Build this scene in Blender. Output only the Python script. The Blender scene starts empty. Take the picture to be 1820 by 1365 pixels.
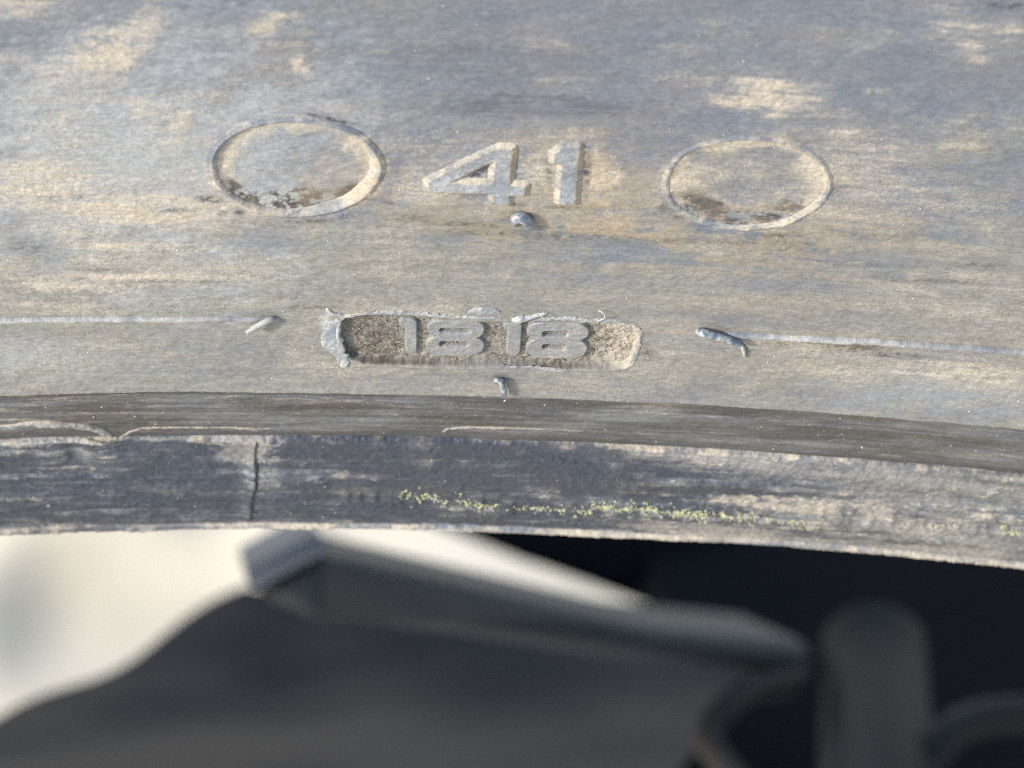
import bpy, math, numpy as np
from mathutils import Vector, Matrix

# ------------------------------------------------------------------ camera, world, sun, exposure
MM = 0.001
R0 = 318.0            # mm, reference radius of the sidewall foot
A0 = 108.0            # mm, axial position of the sidewall foot (towards the viewer, -Y)
ZC = 520.0            # mm, height of the tyre's axis (tyre stands on the ground)
PITCH = math.radians(50.0)
LENS, SENSOR = 150.0, 36.0
PXMM = 0.034          # mm per photo pixel at the centre of the picture
DIST = 1820 * PXMM * LENS / SENSOR
CX = 16.25            # mm, the picture's centre lies right of the tyre's top
QZ = ZC + R0 + 0.9
QY = -A0 - 0.1
CAM = np.array([CX, QY - DIST * math.cos(PITCH), QZ + DIST * math.sin(PITCH)])
VIEW = np.array([0.0, math.cos(PITCH), -math.sin(PITCH)])
UPV = np.array([0.0, math.sin(PITCH), math.cos(PITCH)])
RIGHT = np.array([1.0, 0.0, 0.0])

sc = bpy.context.scene
COL = sc.collection
cd = bpy.data.cameras.new('camera')
cam = bpy.data.objects.new('camera', cd)
COL.objects.link(cam)
cam.location = Vector(CAM * MM)
cam.rotation_euler = (math.pi / 2 - PITCH, 0, 0)
cd.lens, cd.sensor_width = LENS, SENSOR
cd.clip_start, cd.clip_end = 0.005, 2000.0
cd.dof.use_dof = True
cd.dof.focus_distance = (DIST - 6.0) * MM
cd.dof.aperture_fstop = 74.0
cd.dof.aperture_blades = 0
sc.camera = cam

SUN_DIR = np.array([-0.74, -0.48, 0.47]); SUN_DIR /= np.linalg.norm(SUN_DIR)
w = bpy.data.worlds.new('World'); sc.world = w; w.use_nodes = True
wn = w.node_tree.nodes
sky = wn.new('ShaderNodeTexSky'); sky.sky_type = 'NISHITA'; sky.sun_disc = False
sky.sun_elevation = math.asin(SUN_DIR[2])
sky.sun_rotation = math.atan2(SUN_DIR[0], SUN_DIR[1])
sky.altitude = 100; sky.dust_density = 1.5; sky.ozone_density = 1.0
w.node_tree.links.new(sky.outputs[0], wn['Background'].inputs[0])
wn['Background'].inputs[1].default_value = 0.14
sl = bpy.data.lights.new('sun', 'SUN'); sl.energy = 3.1; sl.angle = math.radians(6.0)
sl.color = (1.0, 0.955, 0.89)
so = bpy.data.objects.new('sun', sl); COL.objects.link(so)
so.rotation_euler = Vector(-SUN_DIR).to_track_quat('-Z', 'Y').to_euler()
so.location = (-1, -1, 2)
sc.view_settings.view_transform = 'Standard'
sc.view_settings.look = 'None'
sc.view_settings.exposure = 0.80
sc.cycles.use_denoising = False
sc.cycles.filter_width = 1.0
sc.view_settings.gamma = 1.0
sc.view_settings.use_curve_mapping = False

rng = np.random.default_rng(1818)

# ------------------------------------------------------------------ tyre profile and its mapping
# angle of the profile (degrees) along the way s (mm); s > 0 outwards over the sidewall, s < 0 into the bead
KN = [(-70, 92), (-27, 92), (-24.6, 85), (-23.6, 55), (-23.2, 30), (-23.05, 14), (-23.0, -25), (-22.7, -20), (-22.5, 24), (-17.0, 19),
      (-12.5, 11.5), (-9.1, 6), (-9.0, -40), (-8.6, -40), (-8.5, 62), (-8.2, 50), (-7.9, 19), (-1.2, 18.5), (-0.35, 24), (-0.3, 58), (0.0, 50),
      (0.05, -4), (0.8, 2), (1.6, 6), (14, 4), (30, 7), (60, 6), (90, 0), (140, -25), (178, -55), (190, -86), (196, -90), (330, -90)]
SP = np.arange(-70, 330.001, 0.02)
_ang = np.interp(SP, [k[0] for k in KN], [k[1] for k in KN])
_ker = np.exp(-0.5 * (np.arange(-15, 16) * 0.02 / 0.07) ** 2); _ker /= _ker.sum()
_ang = np.radians(np.convolve(np.pad(_ang, 15, mode='edge'), _ker, mode='valid'))
_r = np.concatenate([[0], np.cumsum(np.cos(_ang[:-1])) * 0.02])
_a = np.concatenate([[0], np.cumsum(np.sin(_ang[:-1])) * 0.02])
_i0 = np.argmin(abs(SP))
PR = _r - _r[_i0] + R0
PA = _a - _a[_i0] + A0


def surf(u, s, h=0.0):
    """point (mm) of the tyre: u along the circumference, s along the profile, h proud of it"""
    r = np.interp(s, SP, PR); a = np.interp(s, SP, PA); t = np.interp(s, SP, _ang)
    r = r - np.sin(t) * h; a = a + np.cos(t) * h
    th = u / R0
    return np.stack(np.broadcast_arrays(r * np.sin(th), -a, ZC + r * np.cos(th)), -1)


def project(p):
    d = p - CAM
    z = d @ VIEW
    k = LENS / SENSOR * 1820 / z
    return 910 + (d @ RIGHT) * k, 682.5 - (d @ UPV) * k


_ST = np.arange(-23.8, 60, 0.04)


def inv(px, py, h=0.0):
    """where on the tyre (u, s) the spot lies that the photograph shows at px, py"""
    px = np.atleast_1d(np.asarray(px, float)); py = np.atleast_1d(np.asarray(py, float))
    h = np.broadcast_to(np.asarray(h, float), px.shape)
    U = np.zeros_like(px); S = np.zeros_like(px)
    for i in range(len(px)):
        u = (px[i] - 910) * PXMM + CX
        for _ in range(4):
            x, y = project(surf(u, _ST, h[i]))
            y = np.minimum.accumulate(y)           # falls with s
            s = np.interp(-py[i], -y, _ST)
            xx = np.interp(s, _ST, x)
            u += (px[i] - xx) * PXMM * 0.9
        U[i], S[i] = u, s
    return U, S


# ------------------------------------------------------------------ noise fields on the detailed sector
U0, U1, S0, S1 = -26.0, 58.0, -25.0, 48.0
NU, NS = 1201, 861
UG = np.linspace(U0, U1, NU); SG = np.linspace(S0, S1, NS)
UU, SS = np.meshgrid(UG, SG)
_fu = np.fft.fftfreq(NU, UG[1] - UG[0])[None, :]; _fs = np.fft.fftfreq(NS, SG[1] - SG[0])[:, None]


def grf(lu, ls, seed, rot=0.0):
    g = np.random.default_rng(seed).standard_normal((NS, NU))
    c, s_ = math.cos(rot), math.sin(rot)
    fu = _fu * c + _fs * s_; fs = -_fu * s_ + _fs * c
    f = np.fft.ifft2(np.fft.fft2(g) * np.exp(-2 * (math.pi ** 2) * ((fu * lu) ** 2 + (fs * ls) ** 2) / 2)).real
    return (f - f.mean()) / f.std()


def fbm(lu, ls, seed, oct=4, gain=0.6, rot=0.0):
    f = 0
    for k in range(oct):
        f = f + grf(lu / 2 ** k, ls / 2 ** k, seed + k * 17, rot) * gain ** k
    return (f - f.mean()) / f.std()


def sstep(a, b, x):
    t = np.clip((x - a) / (b - a), 0, 1)
    return t * t * (3 - 2 * t)


def lookup(F, u, s):
    x = np.clip((u - U0) / (U1 - U0) * (NU - 1), 0, NU - 1.001); y = np.clip((s - S0) / (S1 - S0) * (NS - 1), 0, NS - 1.001)
    i = x.astype(int); j = y.astype(int); fx = x - i; fy = y - j
    return (F[j, i] * (1 - fx) + F[j, i + 1] * fx) * (1 - fy) + (F[j + 1, i] * (1 - fx) + F[j + 1, i + 1] * fx) * fy


PX, PY = project(surf(UU, SS))          # where the photograph shows each spot of the rubber
CLOUD = fbm(5.0, 3.0, 11, 5, 0.62)
CLOUD2 = fbm(4.0, 2.2, 23, 5, 0.7, rot=0.25)
STREAK = fbm(9.0, 0.7, 37, 4, 0.7)
STREAK2 = fbm(5.0, 0.35, 53, 3, 0.8)
MID = fbm(0.9, 0.8, 71, 4, 0.7)
FINE = fbm(0.22, 0.2, 91, 3, 0.8)
FINE2 = fbm(0.16, 0.16, 191, 2, 0.9)
SCR = fbm(1.2, 0.12, 211, 3, 0.8)


def blob(x, y, rx, ry, amp=1.0, rot=0.0, warp=0.35, soft=0.75, fine=0.12):
    c, s_ = math.cos(math.radians(rot)), math.sin(math.radians(rot))
    dx, dy = PX - x, PY - y
    a = (dx * c + dy * s_) / rx; b = (-dx * s_ + dy * c) / ry
    d = np.sqrt(a * a + b * b) + warp * 0.5 * CLOUD2 + warp * 0.5 * MID + fine * FINE
    return amp * (1 - sstep(1 - soft, 1 + soft, d))


# ------------------------------------------------------------------ distances to outlines
def sdf_poly(pu, ps, X, Y):
    d = np.full(X.shape, 1e9); inside = np.zeros(X.shape, bool)
    n = len(pu)
    for i in range(n):
        x0, y0, x1, y1 = pu[i], ps[i], pu[(i + 1) % n], ps[(i + 1) % n]
        ex, ey = x1 - x0, y1 - y0
        t = np.clip(((X - x0) * ex + (Y - y0) * ey) / (ex * ex + ey * ey + 1e-12), 0, 1)
        d = np.minimum(d, (X - x0 - t * ex) ** 2 + (Y - y0 - t * ey) ** 2)
        c = ((y0 > Y) != (y1 > Y))
        with np.errstate(divide='ignore', invalid='ignore'):
            xi = x0 + (Y - y0) * ex / (ey if ey != 0 else 1e-12)
        inside ^= c & (X < xi)
    d = np.sqrt(d)
    return np.where(inside, -d, d)


def rrect(x0, x1, y0, y1, rx, ry, n=7):
    pts = []
    for cx, cy, a0 in ((x1 - rx, y0 + ry, -90), (x1 - rx, y1 - ry, 0), (x0 + rx, y1 - ry, 90), (x0 + rx, y0 + ry, 180)):
        for k in range(n):
            a = math.radians(a0 + 90 * k / (n - 1))
            pts.append((cx + rx * math.cos(a), cy + ry * math.sin(a)))
    return pts


def to_us(pts):
    p = np.array(pts, float)
    return inv(p[:, 0], p[:, 1])


PLATE_PX = [(608, 572), (616, 565), (635, 562), (681, 560), (740, 562), (786, 563), (814, 567), (840, 570), (905, 572), (981, 571), (1060, 572), (1104, 574),
            (1126, 580), (1137, 592), (1134, 608), (1128, 630), (1121, 646), (1108, 653), (1086, 655), (980, 655), (893, 651), (821, 652), (760, 651), (698, 649), (648, 646), (628, 641), (614, 631), (607, 618), (605, 595)]
PL_U, PL_S = to_us(PLATE_PX)
SD_PLATE = np.full(UU.shape, 9.0)
_m = (UU > PL_U.min() - 3) & (UU < PL_U.max() + 3) & (SS > PL_S.min() - 3) & (SS < PL_S.max() + 3)
SD_PLATE[_m] = sdf_poly(PL_U, PL_S, UU[_m], SS[_m])

DISC_C = [inv([526], [297]), inv([1327], [327])]
DISC_R = [4.46, 4.36]


def disc_d(k):
    cu, cs = DISC_C[k][0][0], DISC_C[k][1][0]
    return np.hypot(UU - cu, SS - cs) / DISC_R[k], np.degrees(np.arctan2(SS - cs, UU - cu))


FOUR = [(888, 259.5), (910, 260.5), (904.5, 325), (932, 326), (931, 341), (904, 341), (903.5, 357), (875, 356), (878, 339), (762, 336), (762, 322)]
FOUR_IN = [(882, 280), (876.5, 324.5), (797, 322)]
ONE = [(1002, 256.5), (1029, 256.5), (1021, 354.6), (994, 354.6), (1001, 287), (985, 284.5), (985.5, 270)]


def sd_px(pts):
    u, s = to_us(pts)
    out = np.full(UU.shape, 9.0)
    m = (UU > u.min() - 3) & (UU < u.max() + 3) & (SS > s.min() - 3) & (SS < s.max() + 3)
    out[m] = sdf_poly(u, s, UU[m], SS[m])
    return out


SD_NUM = np.minimum(sd_px(FOUR), sd_px(ONE))

# ------------------------------------------------------------------ dirt and painted light on the rubber (dust, dark grime with shade, film, pale bloom with glare)
WALL = sstep(-0.25, 0.15, SS)                       # 1 on the sidewall
BAND = (1 - WALL) * sstep(-8.75, -8.45, SS)         # step band below it
BEAD = 1 - sstep(-8.75, -8.45, SS)                  # bead
yy = PY

film = sstep(215, 470, yy + 55 * CLOUD + 18 * MID + 0.03 * (PX - 900)) * 0.85 + 0.08
film += 0.15 * STREAK * sstep(300, 480, yy) + 0.12 * CLOUD2 + 0.08 * MID
dust = np.zeros_like(UU); dark = np.zeros_like(UU); pale = np.zeros_like(UU); bare = np.zeros_like(UU)

# general clouds of dust, thicker around the lettering
dust += 0.26 * sstep(-0.6, 1.7, CLOUD2 + 0.25 * MID) * sstep(-0.2, 2, SS)
dust += 0.22 * sstep(0.3, 1.8, STREAK + 0.3 * MID) * WALL
for a in ((90, 30, 60, 70, .35, -30), (165, 130, 95, 45, .8, -35), (215, 105, 40, 25, .8, 0), (110, 205, 90, 30, .5, -30), (265, 40, 22, 55, .55, 8), (20, 20, 60, 40, .6, 0), (10, 105, 45, 15, .5, 0),
          (470, 45, 45, 18, .7, -25), (505, 25, 40, 12, .55, 0), (530, 113, 18, 20, .95, 25), (545, 125, 14, 12, .8, 0), (330, 215, 60, 32, .6, 10), (250, 190, 25, 18, .6, 0), (300, 240, 70, 22, .5, 0),
          (70, 310, 130, 32, .75, 0), (200, 365, 190, 34, .85, 6), (60, 345, 90, 30, .6, 0), (330, 385, 130, 24, .75, 0), (440, 330, 130, 50, .35, 0), (120, 420, 170, 24, .7, 8),
          (210, 445, 130, 24, .65, 0), (70, 505, 120, 16, .9, 3), (230, 492, 190, 13, .75, 0), (40, 540, 120, 9, .5, 0), (400, 470, 120, 14, .4, 0),
          (690, 200, 90, 9, .7, -2), (620, 190, 60, 10, .5, 0), (790, 186, 40, 6, .5, -6), (720, 255, 60, 20, .35, 0),
          (1375, 162, 62, 28, 1.0, 8), (1330, 180, 55, 14, .85, 0), (1383, 195, 22, 16, .9, 0), (1430, 175, 45, 22, .7, 0), (1350, 140, 40, 22, .6, 0), (1455, 160, 40, 26, .45, 0),
          (1700, 55, 60, 42, .75, 25), (1725, 82, 28, 12, .9, 10), (1690, 25, 50, 25, .6, 30), (1800, 45, 50, 18, .6, 0), (1740, 105, 25, 10, .75, 0), (1790, 205, 60, 12, .4, 0),
          (1510, 250, 60, 30, .55, 15), (1540, 300, 150, 38, .55, 4), (1640, 370, 140, 28, .45, 0), (1500, 335, 90, 30, .45, 0), (1490, 380, 110, 20, .45, 0),
          (1745, 500, 100, 20, .55, 8), (1700, 660, 180, 17, .75, 3), (1500, 660, 100, 12, .5, 2), (1450, 625, 110, 22, .55, 3), (1600, 640, 120, 18, .45, 3), (1790, 690, 90, 14, .6, 3), (1650, 545, 160, 18, .4, 3),
          (520, 540, 120, 10, .4, 0), (570, 560, 50, 16, .5, 0), (500, 600, 90, 24, .3, 0), (1180, 575, 70, 20, .4, 0), (1150, 690, 160, 12, .45, 0), (1010, 680, 100, 14, .4, 0), (760, 538, 140, 12, .35, 0),
          (880, 290, 150, 58, .45, 0), (1010, 300, 62, 62, .65, 0), (1065, 320, 45, 40, .6, 0), (760, 345, 60, 22, .6, 0), (940, 380, 120, 22, .45, 0), (1120, 385, 70, 18, .5, 0), (1180, 340, 30, 60, .45, 0)):
    q_ = blob(a[0], a[1], a[2] * 1.1, a[3] * 1.1, a[4] * (0.92 if a[1] < 230 else 0.95), a[5], warp=0.42, soft=0.85)
    dust = np.maximum(dust, q_ * (0.85 + 0.18 * STREAK2 + 0.12 * MID) + 0.4 * dust)
# dust settled round the raised outlines
dust = np.maximum(dust, 0.62 * np.exp(-np.clip(SD_NUM - 0.25, 0, 9) / 0.5) * (0.75 + 0.25 * MID))
for k in (0, 1):
    d, an = disc_d(k)
    ring = np.exp(-((d - 1.03) / 0.10) ** 2)
    dust = np.maximum(dust, (0.62 if k == 0 else 0.5) * ring * (0.8 + 0.3 * MID))
    inn = (d < 0.98)
    dust = np.where(inn, np.maximum(dust * 0.55, 0.8 * sstep(0.62, 0.93, d + 0.07 * MID + 0.04 * CLOUD)), dust)
    if k == 1:
        dust = np.where(inn, np.maximum(dust, 0.45 + 0.12 * MID), dust)
        film = np.where(inn, 0.6 + 0.2 * CLOUD, film)

# slate patches where the dust is wiped away
for a in ((930, 190, 210, 22, .9, 1), (1060, 205, 60, 14, .6, 4), (850, 100, 230, 75, .55, 0), (1020, 60, 240, 40, .45, 0), (470, 422, 68, 17, .9, 3), (40, 430, 85, 32, .8, 22), (20, 395, 50, 22, .6, 0),
          (1640, 140, 220, 60, .45, 4), (1250, 215, 90, 20, .4, 8), (1560, 30, 120, 30, .35, 0), (290, 130, 60, 30, .5, 0), (130, 170, 90, 25, .4, -25), (370, 75, 90, 50, .35, 0), (40, 65, 70, 30, .45, 0),
          (640, 130, 90, 40, .3, 0), (355, 235, 20, 22, .5, 0), (590, 240, 60, 20, .35, 0), (1370, 275, 50, 14, .5, 0), (1180, 250, 80, 18, .4, 0), (1790, 300, 120, 30, .3, 0), (300, 640, 300, 34, .35, 2), (820, 668, 200, 12, .4, 1),
          (1460, 700, 260, 20, .55, 3), (1700, 735, 160, 14, .5, 3), (960, 470, 200, 14, .25, 0), (1420, 470, 240, 14, .25, 2), (200, 690, 220, 8, .3, 0)):
    bare = np.maximum(bare, blob(a[0], a[1], a[2], a[3], a[4], a[5], warp=0.45, soft=0.7))
dust *= 1 - 0.75 * bare
film *= 1 - 0.85 * bare
dark = np.maximum(dark, 0.55 * bare * (0.85 + 0.15 * STREAK2 + 0.1 * MID))

# dark gritty grime
GRIT = sstep(-0.2, 1.0, FINE + 0.5 * MID)
for a in ((720, 385, 130, 13, .45, 4), (620, 385, 90, 12, .4, -8), (1290, 432, 230, 9, .4, 1), (1130, 400, 80, 10, .35, 0), (470, 400, 120, 9, .35, 3), (1010, 420, 160, 10, .4, 2), (300, 372, 60, 7, .4, 0), (590, 212, 60, 4, .6, 12), (395, 250, 14, 18, .4, 30), (830, 397, 95, 9, .8, 2), (870, 412, 120, 7, .6, 2), (820, 343, 62, 5, .9, 2), (1000, 366, 55, 6, .9, 0), (1043, 315, 7, 42, .75, 3), (920, 362, 22, 4, .8, 0), (910, 383, 18, 14, .8, 0), (930, 412, 20, 6, .7, 0),
          (845, 312, 30, 12, .75, -25), (860, 300, 14, 10, .6, -25), (975, 300, 8, 30, .4, 0), (915, 300, 6, 30, .5, 3),
          (372, 352, 26, 7, .8, 3), (425, 375, 14, 8, .8, 0), (395, 378, 9, 5, .7, 0), (640, 340, 40, 10, .55, -25), (545, 394, 80, 6, .6, 0), (690, 362, 50, 6, .5, 8), (520, 214, 62, 4, .8, 0), (640, 240, 22, 5, .6, 25), (662, 260, 10, 12, .5, 30),
          (1385, 420, 70, 6, .65, -3), (1180, 370, 10, 14, .6, 40), (1200, 385, 18, 7, .6, 30), (1440, 445, 250, 9, .32, 1), (1560, 420, 120, 10, .4, 3), (1500, 470, 300, 7, .3, 2), (1660, 500, 170, 8, .45, 3), (1740, 470, 80, 10, .4, 4),
          (1520, 618, 80, 9, .6, 3), (1450, 608, 60, 6, .5, 3), (1590, 632, 60, 8, .5, 3), (1390, 612, 40, 8, .4, 0), (1150, 625, 18, 16, .5, 0), (720, 470, 300, 10, .22, 0), (1350, 560, 300, 12, .2, 2), (1790, 5, 70, 16, .6, 0),
          (180, 480, 130, 7, .45, 0), (300, 500, 130, 5, .4, 0), (140, 350, 16, 9, .5, 0), (90, 355, 30, 8, .4, 0), (560, 545, 60, 6, .4, 0)):
    dark = np.maximum(dark, blob(a[0], a[1], a[2], a[3], min(1.0, a[4] * 1.6), a[5], warp=0.38, soft=0.8, fine=0.3) * (0.4 + 0.6 * GRIT))
d, an = disc_d(0)
arc = 1.3 * np.exp(-((d - 0.87 + 0.035 * MID) / 0.10) ** 2) * sstep(-172, -150, an) * (1 - sstep(-38, -22, an))
arc += 0.8 * blob(552, 355, 42, 13, 1, 0, warp=0.5) + 0.8 * blob(505, 352, 35, 10, 1, 0, warp=0.5)
dark = np.maximum(dark, np.where(d < 0.93, 0.95 * np.clip(arc, 0, 1) * sstep(-2.2, 0.3, MID + 0.9 * FINE), 0))
film = np.maximum(film, np.where(d < 0.93, 0.8 * np.clip(arc, 0, 1), 0))
d, an = disc_d(1)
arc = 1.3 * np.exp(-((d - 0.76 + 0.06 * MID) / 0.17) ** 2) * sstep(-178, -140, an) * (1 - sstep(-40, -10, an))
dark = np.maximum(dark, np.where(d < 0.95, 0.78 * np.clip(arc, 0, 1) * sstep(-2.2, 0.8, MID + 0.9 * FINE), 0))
dust *= 1 - 0.8 * dark

# step band: brown-grey, scratched
film = np.where(BAND > 0.5, 0.65 + 0.15 * STREAK2, film)
dark = np.where(BAND > 0.5, np.clip(0.60 + 0.08 * STREAK2 + 0.1 * STREAK + 0.08 * CLOUD2, 0.1, 0.9), dark)
dark = np.where(BAND > 0.5, np.clip(dark + 0.3 * sstep(-6.8, -8.1, SS), 0, 1), dark)  # shadow line just above the bead, painted in as darker colour
scr = sstep(0.85, 1.6, SCR + 0.35 * CLOUD2 + 0.3 * sstep(-3.5, -0.8, SS)) * (0.35 + 0.65 * sstep(900, 300, PX)) + 0.5 * blob(150, 725, 150, 10, 1, 3) * sstep(0.2, 1.0, SCR)
scr += 0.4 * sstep(0.9, 1.7, STREAK2) * sstep(1000, 1500, PX)
for s_, a_ in ((-0.9, .5), (-2.6, .35), (-5.3, .3), (-7.0, .4)):
    scr = scr + a_ * np.exp(-((SS - s_ - 0.25 * CLOUD) / 0.10) ** 2) * sstep(-0.6, 0.8, STREAK + MID)
dust = np.where(BAND > 0.5, np.clip(scr + 0.10 + 0.12 * STREAK, 0, 0.85), dust)
# bead: dark slate rubber with specks, dusty towards the right and at the ledges
rightw = sstep(1000, 1650, PX + 90 * CLOUD)
speck = sstep(0.9, 1.7, FINE + 0.5 * MID + 0.5 * rightw)
film = np.where(BEAD > 0.5, 0.12 + 0.45 * rightw + 0.1 * STREAK, film)
dark = np.where(BEAD > 0.5, np.clip(0.88 - 0.45 * rightw + 0.14 * STREAK2 - 0.12 * MID - 0.18 * sstep(500, 100, PX), 0, 0.9), dark)
SCR2 = np.roll(SCR, 333, axis=1)
dust = np.where(BEAD > 0.5, np.clip(0.5 * sstep(1.15, 1.9, SCR2 + 0.4 * MID + 0.3 * CLOUD) + 0.42 * speck + 0.15 * rightw * sstep(-1.2, 1, CLOUD2 + STREAK2), 0, 1), dust)
LEDGE = sstep(-9.35, -9.0, SS) * BEAD
dust = np.maximum(dust, LEDGE * np.clip(0.48 + 0.35 * MID + 0.2 * CLOUD, 0, 1))
TOE = sstep(-22.35, -22.7, SS)
dust = np.maximum(dust, TOE * np.clip(0.72 + 0.2 * STREAK + 0.15 * MID - 0.75 * sstep(450, 200, PX), 0, 1))
dark = dark * (1 - 0.85 * TOE * sstep(150, 450, PX))
for a in ((1345, 895, 75, 14, .85, 3), (1440, 905, 55, 12, .7, 5), (1560, 912, 36, 18, .6, 0), (1640, 940, 90, 18, .5, 4), (1420, 845, 150, 24, .35, 4), (1650, 870, 200, 28, .35, 5), (1200, 800, 200, 18, .45, 4), (1310, 825, 200, 18, .4, 5),
          (440, 800, 40, 26, .55, 30), (415, 775, 60, 10, .5, 0), (475, 850, 25, 50, .35, 0), (150, 805, 22, 10, .4, 0), (330, 875, 100, 8, .35, 4), (1000, 780, 150, 8, .5, 3), (605, 845, 14, 7, .6, 0), (300, 780, 140, 8, .4, 0), (60, 785, 90, 8, .5, 0),
          (1250, 945, 120, 10, .6, 4), (1720, 980, 150, 14, .5, 4)):
    m = blob(a[0], a[1], a[2], a[3], a[4], a[5], warp=0.5, soft=0.6, fine=0.2) * BEAD
    dust = np.maximum(dust, m); dark = dark * (1 - 0.8 * m)
for a in ((950, 800, 180, 14, .8, 2), (1000, 815, 130, 8, .6, 3), (880, 850, 320, 8, .5, 2), (700, 880, 320, 14, .35, 1), (1220, 860, 200, 8, .5, 3), (200, 905, 220, 10, .2, 0)):
    m = blob(a[0], a[1], a[2], a[3], a[4], a[5], warp=0.5, soft=0.6) * BEAD
    dark = np.maximum(dark, m * 0.9); dust *= 1 - 0.5 * m
pale = np.maximum(pale, 0.7 * blob(435, 880, 13, 42, 1, 4, warp=0.3) * BEAD)
pale = np.maximum(pale, 0.5 * (blob(800, 888, 100, 10, 1, 8, warp=0.6) + blob(1090, 905, 190, 11, 1, 4, warp=0.6) + blob(1350, 922, 130, 9, 1, 4, warp=0.6)) * BEAD * sstep(-0.4, 0.8, MID))
for x in (614, 634, 662, 687, 704):
    pale = np.maximum(pale, 0.55 * blob(x, 884, 7, 13, 1, 0, warp=0.35) * BEAD)
# pale blue bloom round the date panel's torn left end
pale = np.maximum(pale, 0.9 * blob(590, 597, 17, 34, 1, -18, warp=0.25, soft=0.35) * WALL)
pale = np.maximum(pale, 0.35 * blob(80, 640, 220, 40, 1, 0) * WALL)
pale = np.maximum(pale, 0.25 * blob(1650, 700, 200, 30, 1, 3) * WALL)
pale = np.maximum(pale, 0.6 * blob(180, 290, 360, 190, 1, -10, soft=0.9) * WALL)  # glare over the left side, painted in as paleness
rust = 0.42 * blob(900, 330, 330, 90, 1, 0, warp=0.6, soft=0.9) * sstep(-0.3, 1.2, MID + CLOUD) + 0.40 * blob(520, 370, 300, 60, 1, 0, warp=0.6, soft=0.9) * sstep(-0.3, 1.2, MID - CLOUD) + 0.42 * blob(1330, 400, 330, 70, 1, 0, warp=0.6, soft=0.9) * sstep(-0.3, 1.2, MID + STREAK) + 0.2 * blob(1450, 620, 330, 50, 1, 3, warp=0.6) * sstep(-0.2, 1.2, STREAK)
for F in (dust, dark, film, pale, rust):
    np.clip(F, 0, 1, out=F)

# ------------------------------------------------------------------ relief of the rubber, mm
H = 0.05 * CLOUD * WALL + 0.010 * MID + 0.005 * FINE + 0.003 * STREAK
H += 0.035 * (dust - 0.3) * WALL + 0.012 * dust * FINE2
H += BAND * (0.010 * STREAK2 + 0.04 * sstep(1.0, 1.7, SCR) + 0.05 * np.exp(-((SS + 2.6 - 0.25 * CLOUD) / 0.14) ** 2) + 0.06 * np.exp(-((SS + 5.3 - 0.25 * CLOUD) / 0.16) ** 2) - 0.06 * np.exp(-((SS + 6.4 - 0.2 * CLOUD) / 0.2) ** 2)) + BEAD * (0.03 * STREAK + 0.02 * STREAK2 + 0.012 * FINE + 0.02 * MID)
for k in (0, 1):                      # shallow dishes inside the raised rings
    d, an = disc_d(k)
    H -= (0.12 if k == 0 else 0.06) * (1 - sstep(0.84, 0.99, d))
# pitted patch and shallow grooves on the bead
pit = blob(960, 810, 230, 30, 1, 3, warp=0.5)
H -= 0.09 * pit * sstep(0.7, 1.5, FINE + 0.4 * MID) * BEAD
for s_ in (-13.2, -16.4, -19.2):
    H -= 0.05 * np.exp(-((SS - s_ - 0.02 * STREAK) / 0.10) ** 2)
# upright mould seam on the bead
su, ss_ = inv([461, 447], [772, 915])
lu = su[0] + (SS - ss_[0]) / (ss_[1] - ss_[0]) * (su[1] - su[0]) + 0.05 * MID + 0.04 * CLOUD
inb = sstep(-22.6, -22.2, SS) * (1 - sstep(-9.3, -9.0, SS))
H -= (0.13 + 0.05 * MID) * np.exp(-((UU - lu) / (0.07 + 0.02 * np.clip(CLOUD2, -1.5, 2))) ** 2) * inb
H += 0.12 * (1 - sstep(0.0, 0.9, lu - UU)) * (UU < lu) * inb
dark = np.clip(dark + (0.6 + 0.25 * MID) * np.exp(-((UU - lu) / 0.05) ** 2) * inb, 0, 1)
# dents under the torn lip at the left, faint worn characters
for (x, y, rx, ry, a_) in ((135, 810, 26, 22, -.35), (155, 800, 20, 14, .25), (225, 795, 26, 14, -.22), (300, 790, 30, 12, -.15)):
    H += a_ * np.exp(-((PX - x) / rx) ** 2 - ((PY - y) / ry) ** 2) * BEAD
for (x, y) in ((614, 884), (634, 884), (662, 885), (687, 885), (704, 886), (738, 884), (790, 893), (850, 898), (905, 903)):
    H += 0.10 * (1 - sstep(0.6, 1.1, np.maximum(abs(PX - x) / 10, abs(PY - y) / 13) + 0.15 * MID)) * BEAD
for (x, y, r) in ((1478, 918, 24), (1530, 922, 26), (1600, 925, 28), (1660, 935, 24), (1720, 938, 22), (1770, 945, 22)):
    q = np.hypot((PX - x) / r, (PY - y) / (r * 0.75)) + 0.1 * MID
    H += 0.07 * np.exp(-((q - 0.8) / 0.18) ** 2) * BEAD
H += -0.10 * sstep(0.6, 1.6, FINE + MID) * sstep(-22.8, -23.2, SS) * sstep(500, 800, PX)   # ragged toe
edge = np.minimum(np.minimum(UU - U0, U1 - UU), S1 - SS)
H *= sstep(0, 2.0, edge)

# ------------------------------------------------------------------ mesh helpers
ROWS = {}
_eb = sstep(0, 7.0, np.minimum(UU - U0, U1 - UU))
for k_, F in (('dust', dust), ('grime_and_shade', dark), ('film', film), ('bloom_and_light', pale), ('rust', rust)):
    ROWS[k_] = np.convolve(np.pad(F.mean(1), 6, mode='edge'), np.ones(13) / 13, mode='valid')
    F[:] = ROWS[k_][:, None] + (F - ROWS[k_][:, None]) * _eb
FIELDS = {'dust': dust, 'grime_and_shade': dark, 'film': film, 'bloom_and_light': pale, 'rust': rust}


def link(ob, parent=None):
    COL.objects.link(ob)
    if parent is not None:
        ob.parent = parent
    return ob


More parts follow.
